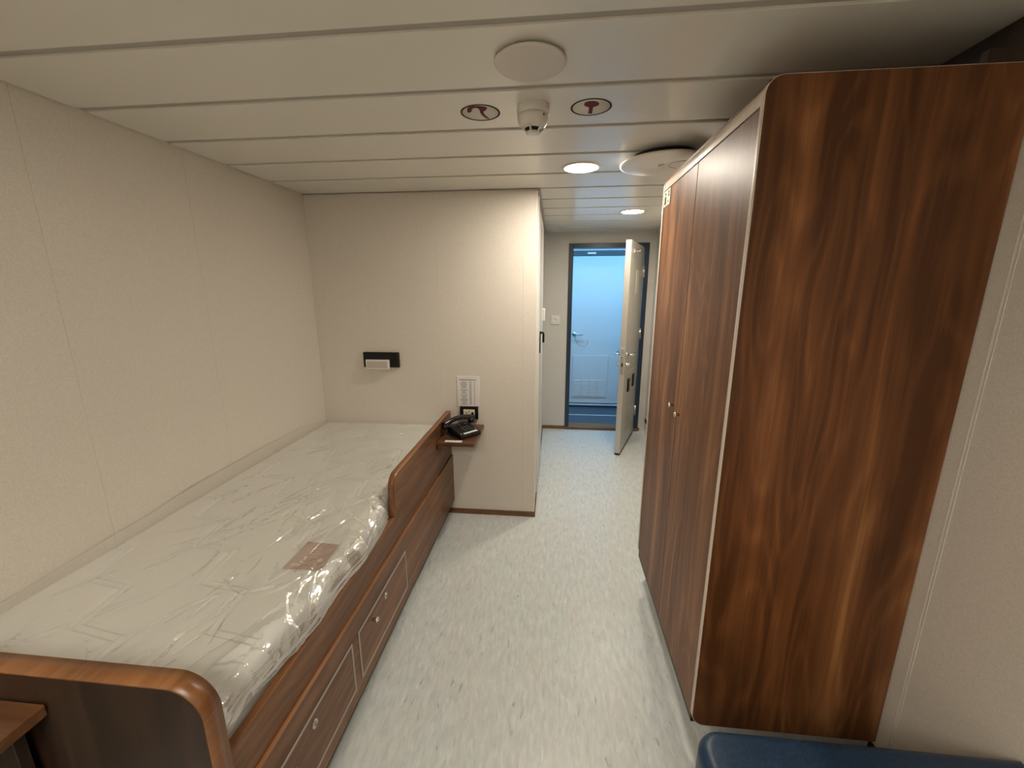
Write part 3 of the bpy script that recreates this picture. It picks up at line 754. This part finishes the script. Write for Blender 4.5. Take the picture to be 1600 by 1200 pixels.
# ------------------------------------------------------------------ wall fittings on the back wall
t = thing('wall_socket', 'black wall outlet plate with cream insert below the paper list', 'socket', (-0.532, YB, 0.72))
pl = obj('frame', bx(-0.592, -0.474, YB-0.011, YB, 0.676, 0.760, 0.003, 2), M_BLACK, t)
ins = obj('insert', bx(-0.569, -0.495, YB-0.014, YB-0.011, 0.697, 0.742, 0.002, 2), M_CREAM, t)
b = BM()
for (px_, pz_, r_) in ((-0.531, 0.729, 0.0035), (-0.531, 0.710, 0.0035), (-0.552, 0.7195, 0.003), (-0.545, 0.7195, 0.003)):
    lathe(b, [(0, 0), (r_, 0), (r_, 0.0012), (0, 0.0012)], (px_, YB-0.0138, pz_), 1, 12, -1)
obj('contact_holes', b, M_DARK, ins)
b = BM(); lathe(b, [(0, 0), (0.009, 0), (0.009, 0.003), (0, 0.003)], (-0.509, YB-0.0138, 0.7165), 1, 20, -1); obj('round_jack', b, M_BLACK, ins)

t = thing('paper_notice', 'white printed list in a clear holder on the wall above the outlet', 'notice', (-0.535, YB, 0.76))
obj('holder', bx(-0.607, -0.464, YB-0.004, YB, 0.7605, 0.957, 0.001, 1), M_PAPER, t)
b = BM(); rnd = random.Random(3)
yq0, yq1 = YB-0.0046, YB-0.0038
box(b, -0.593, -0.484, yq0, yq1, 0.932, 0.937)
for k in range(26):
    z = 0.926-k*0.0060
    if k not in (8, 14):
        n_ = 0.012+0.030*abs(math.sin(k*0.55))+rnd.random()*0.01
        box(b, -0.563-n_/2, -0.563+n_/2, yq0, yq1, z-0.0022, z)
    box(b, -0.528, -0.512-rnd.random()*0.004, yq0, yq1, z-0.0022, z)
    box(b, -0.499, -0.491, yq0, yq1, z-0.0016, z)
obj('printed_lines', b, M_GREY, t)

t = thing('reading_lamp', 'black oblong reading lamp with white head on the wall above the bunk', 'lamp', (-1.09, YB, 1.05))
obj('back_plate', bx(-1.208, -0.974, YB-0.020, YB, 1.008, 1.105, 0.004, 3), M_BLACK, t)
hd_ = obj('lamp_head', bx(-1.186, -1.033, 2.494, 2.510, 0.998, 1.060, 0.003, 2), M_WHITE, t, 'white oblong lamp head')
obj('diffuser', bx(-1.176, -1.045, 2.4925, 2.495, 1.008, 1.050, 0.001, 1), plain('lamp_glass_off', (0.50, 0.47, 0.42), 0.4), hd_)
b = BM(); tube(b, [(-1.11, 2.514, 1.04), (-1.11, 2.508, 1.036)], 0.010, 14); obj('swivel_joint', b, M_BLACK, t)

# ------------------------------------------------------------------ ceiling fittings
def downlight(x, y, m, label, grp):
    t = thing('downlight', label, 'ceiling light', (x, y, H), group=grp)
    b = BM(); lathe(b, [(0.075, 0.0), (0.088, 0.0), (0.088, 0.003), (0.084, 0.006), (0.077, 0.006), (0.075, 0.0)], (x, y, H), 2, 48, -1); obj('rim', b, M_WHITE, t)
    b = BM(); lathe(b, [(0.0768, 0.004), (0.0765, 0.0050), (0.06, 0.0056), (0.04, 0.0058), (0, 0.006)], (x, y, H), 2, 48, -1); obj('diffuser', b, m, t)
    return t
downlight(0.112, 2.132, M_LAMP, 'round lit downlight nearer the camera, between detector and large ceiling disc', 'round lit downlights')
downlight(0.555, 3.310, M_LAMP, 'round lit downlight farther off, in the corridor ceiling before the open door', 'round lit downlights')
t = thing('added_fill_panel', 'added square fill panel on the cabin ceiling, unseen behind the viewpoint', 'ceiling light', (-0.35, -0.75, H))  # fill light added out of view to lift the overall brightness
obj('frame', bx(-0.70, 0.0, -1.10, -0.40, H-0.010, H, 0.002, 1), M_WHITE, t)
obj('diffuser', bx(-0.68, -0.02, -1.08, -0.42, H-0.013, H-0.0095, 0.001, 1), M_FILLR, t)

t = thing('ceiling_cover', 'plain round white cover disc on the ceiling nearest the camera', 'cover', (-0.072, 1.178, H))
b = BM(); lathe(b, [(0.070, 0), (0.070, 0.006), (0.088, 0.006), (0.089, 0.009), (0.0875, 0.0115), (0.084, 0.0125), (0, 0.0135)], (-0.072, 1.178, H), 2, 64, -1); obj('disc', b, M_MATT, t)

t = thing('air_diffuser', 'large round white ventilation disc hanging below the ceiling beside the wardrobe', 'vent', (0.455, 2.003, H))
cx, cy = 0.455, 2.003
b = BM(); lathe(b, [(0.0, 0.022), (0.15, 0.023), (0.178, 0.026), (0.185, 0.030), (0.184, 0.034), (0.174, 0.037), (0.10, 0.038), (0.035, 0.038), (0.030, 0.036), (0.0, 0.036)], (cx, cy, H), 2, 72, -1); dsk = obj('front_disc', b, M_WHITE, t)
b = BM(); lathe(b, [(0.13, 0.0), (0.13, 0.003), (0.105, 0.008), (0.10, 0.022)], (cx, cy, H), 2, 48, -1); obj('throat', b, M_DARK, t)
b = BM(); lathe(b, [(0, 0.035), (0.014, 0.036), (0.012, 0.041), (0, 0.042)], (cx-0.01, cy, H), 2, 20, -1)
obj('centre_screw', b, M_STICK, dsk)
b = BM(); arc = [(cx+0.075+0.055*math.cos(a), cy-0.01+0.055*math.sin(a), H-0.0385) for a in [math.radians(q) for q in range(100, 271, 10)]]; tube(b, arc, 0.0015, 6); obj('embossed_arc', b, M_STICK, dsk)

t = thing('smoke_detector', 'white domed smoke detector between the two round ceiling stickers', 'smoke detector', (-0.078, 1.448, H))
c = (-0.078, 1.448, H)
b = BM(); lathe(b, [(0.050, 0.0), (0.051, 0.012), (0.0500, 0.026), (0, 0.026)], c, 2, 48, -1); obj('base', b, M_WHITE, t)
b = BM(); lathe(b, [(0.0, 0.0255), (0.0475, 0.0262), (0.0485, 0.034), (0.046, 0.048), (0.038, 0.058), (0.029, 0.064), (0, 0.064)], c, 2, 48, -1); hs = obj('housing', b, M_WHITE, t)
b = BM(); lathe(b, [(0.0, 0.0635), (0.026, 0.0635), (0.023, 0.074), (0, 0.074)], c, 2, 32, -1); obj('sensor_chamber', b, M_BLACK, t)
b = BM()
for k in range(6):
    a = 2*math.pi*k/6+0.3; ca, sa = math.cos(a), math.sin(a)
    tube(b, [(c[0]+0.035*ca, c[1]+0.035*sa, H-0.060), (c[0]+0.030*ca, c[1]+0.030*sa, H-0.068), (c[0]+0.020*ca, c[1]+0.020*sa, H-0.076)], 0.0032, 8)
lathe(b, [(0, 0.0735), (0.024, 0.0735), (0.021, 0.079), (0.008, 0.080), (0, 0.079)], c, 2, 32, -1)
obj('cage', b, M_WHITE, t)
b = BM(); lathe(b, [(0, 0), (0.0032, 0), (0.0028, 0.002), (0, 0.0025)], (c[0]+0.034, c[1]-0.0335, H-0.036), 1, 10, -1); obj('indicator_light', b, M_DARK, hs)

def sticker(cx, cy, pts, label, name):
    t = thing('ceiling_sticker', label, 'sticker', (cx, cy, H))
    b = BM(); lathe(b, [(0, 0.0), (0.0625, 0.0), (0.0625, 0.0006), (0, 0.0006)], (cx, cy, H), 2, 56, -1); obj('backing', b, M_STICK, t)
    b = BM(); lathe(b, [(0.0580, 0.0005), (0.0635, 0.0005), (0.0635, 0.0011), (0.0580, 0.0011), (0.0580, 0.0005)], (cx, cy, H), 2, 56, -1); obj('ring', b, M_PRINT, t)
    b = BM(); prism(b, pts, 2, H-0.0013, H-0.0005); bmesh.ops.triangulate(b, faces=[f for f in b.faces if len(f.verts) > 4]); obj('symbol', b, M_MAROON, t)
hook = [(-0.2895, 1.4618), (-0.2845, 1.4412), (-0.2758, 1.4298), (-0.2626, 1.4255), (-0.2469, 1.4264), (-0.2302, 1.4314), (-0.2214, 1.4422), (-0.2275, 1.4582), (-0.2373, 1.4691), (-0.2395, 1.4827), (-0.2363, 1.5008), (-0.2265, 1.5331), (-0.2364, 1.5245), (-0.246, 1.5033), (-0.2496, 1.4816), (-0.2487, 1.4661), (-0.249, 1.4475), (-0.2547, 1.4403), (-0.2635, 1.4393), (-0.2716, 1.4484), (-0.2746, 1.4634), (-0.2827, 1.4728), (-0.2887, 1.4722)]
key = [(0.0783, 1.4498), (0.0798, 1.4374), (0.0887, 1.4306), (0.1019, 1.4289), (0.114, 1.4333), (0.1235, 1.4452), (0.1234, 1.4602), (0.1156, 1.4683), (0.1084, 1.4724), (0.108, 1.4914), (0.1087, 1.5234), (0.0954, 1.5185), (0.0957, 1.4944), (0.0954, 1.4735), (0.0863, 1.4668), (0.0806, 1.4597)]
sticker(-0.2495, 1.480, hook, 'round ceiling sticker with a maroon hook symbol, left of the smoke detector', 'hook')
sticker(0.1015, 1.475, key, 'round ceiling sticker with a maroon keyhole-like symbol, right of the smoke detector', 'key')

# ------------------------------------------------------------------ desk at lower left
t = thing('desk', 'walnut desk corner at lower left, butted against the footboard', 'desk', (-1.25, 0.0, 0))
obj('desk_top', bx(XL+0.003, -0.987, -0.70, 0.565, 0.668, 0.694, 0.0025, 2), M_DESK, t)
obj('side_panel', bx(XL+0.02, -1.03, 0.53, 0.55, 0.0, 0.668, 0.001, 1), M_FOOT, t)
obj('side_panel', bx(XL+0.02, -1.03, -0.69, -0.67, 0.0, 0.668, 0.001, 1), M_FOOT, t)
b = BM(); tube(b, [(-1.04, 0.525, 0.6975), (-1.052, 0.50, 0.6975), (-1.075, 0.47, 0.6975), (-1.13, 0.44, 0.6975)], 0.0035, 8)
tag(obj('cable', b, M_PAPER), 'short white cable lying on the desk at lower left', 'cable')

# ------------------------------------------------------------------ blue upholstered bench at lower right
t = thing('bench_seat', 'blue upholstered bench seat with rounded corner at lower right', 'bench', (0.69, 0.3, 0))
b = BM()
prism(b, rrect(0.322, XR-0.004, -0.45, 0.768, 0.055, (1, 0, 0, 1), 10), 2, 0.42, 0.552)
bmesh.ops.recalc_face_normals(b, faces=b.faces[:])
es = [e for e in b.edges if all(abs(v.co.z-0.552) < 1e-5 for v in e.verts)]
bmesh.ops.bevel(b, geom=es, offset=0.026, segments=6, profile=0.5, affect='EDGES')
for f in b.faces: f.smooth = True
obj('seat_cushion', b, M_BLUE, t)
obj('base', bx(0.43, XR-0.055, -0.44, 0.74, 0.0, 0.4198, 0.002, 1), M_FOOT, t)

for o in LOCALS:
    if '_local' in o: del o['_local']
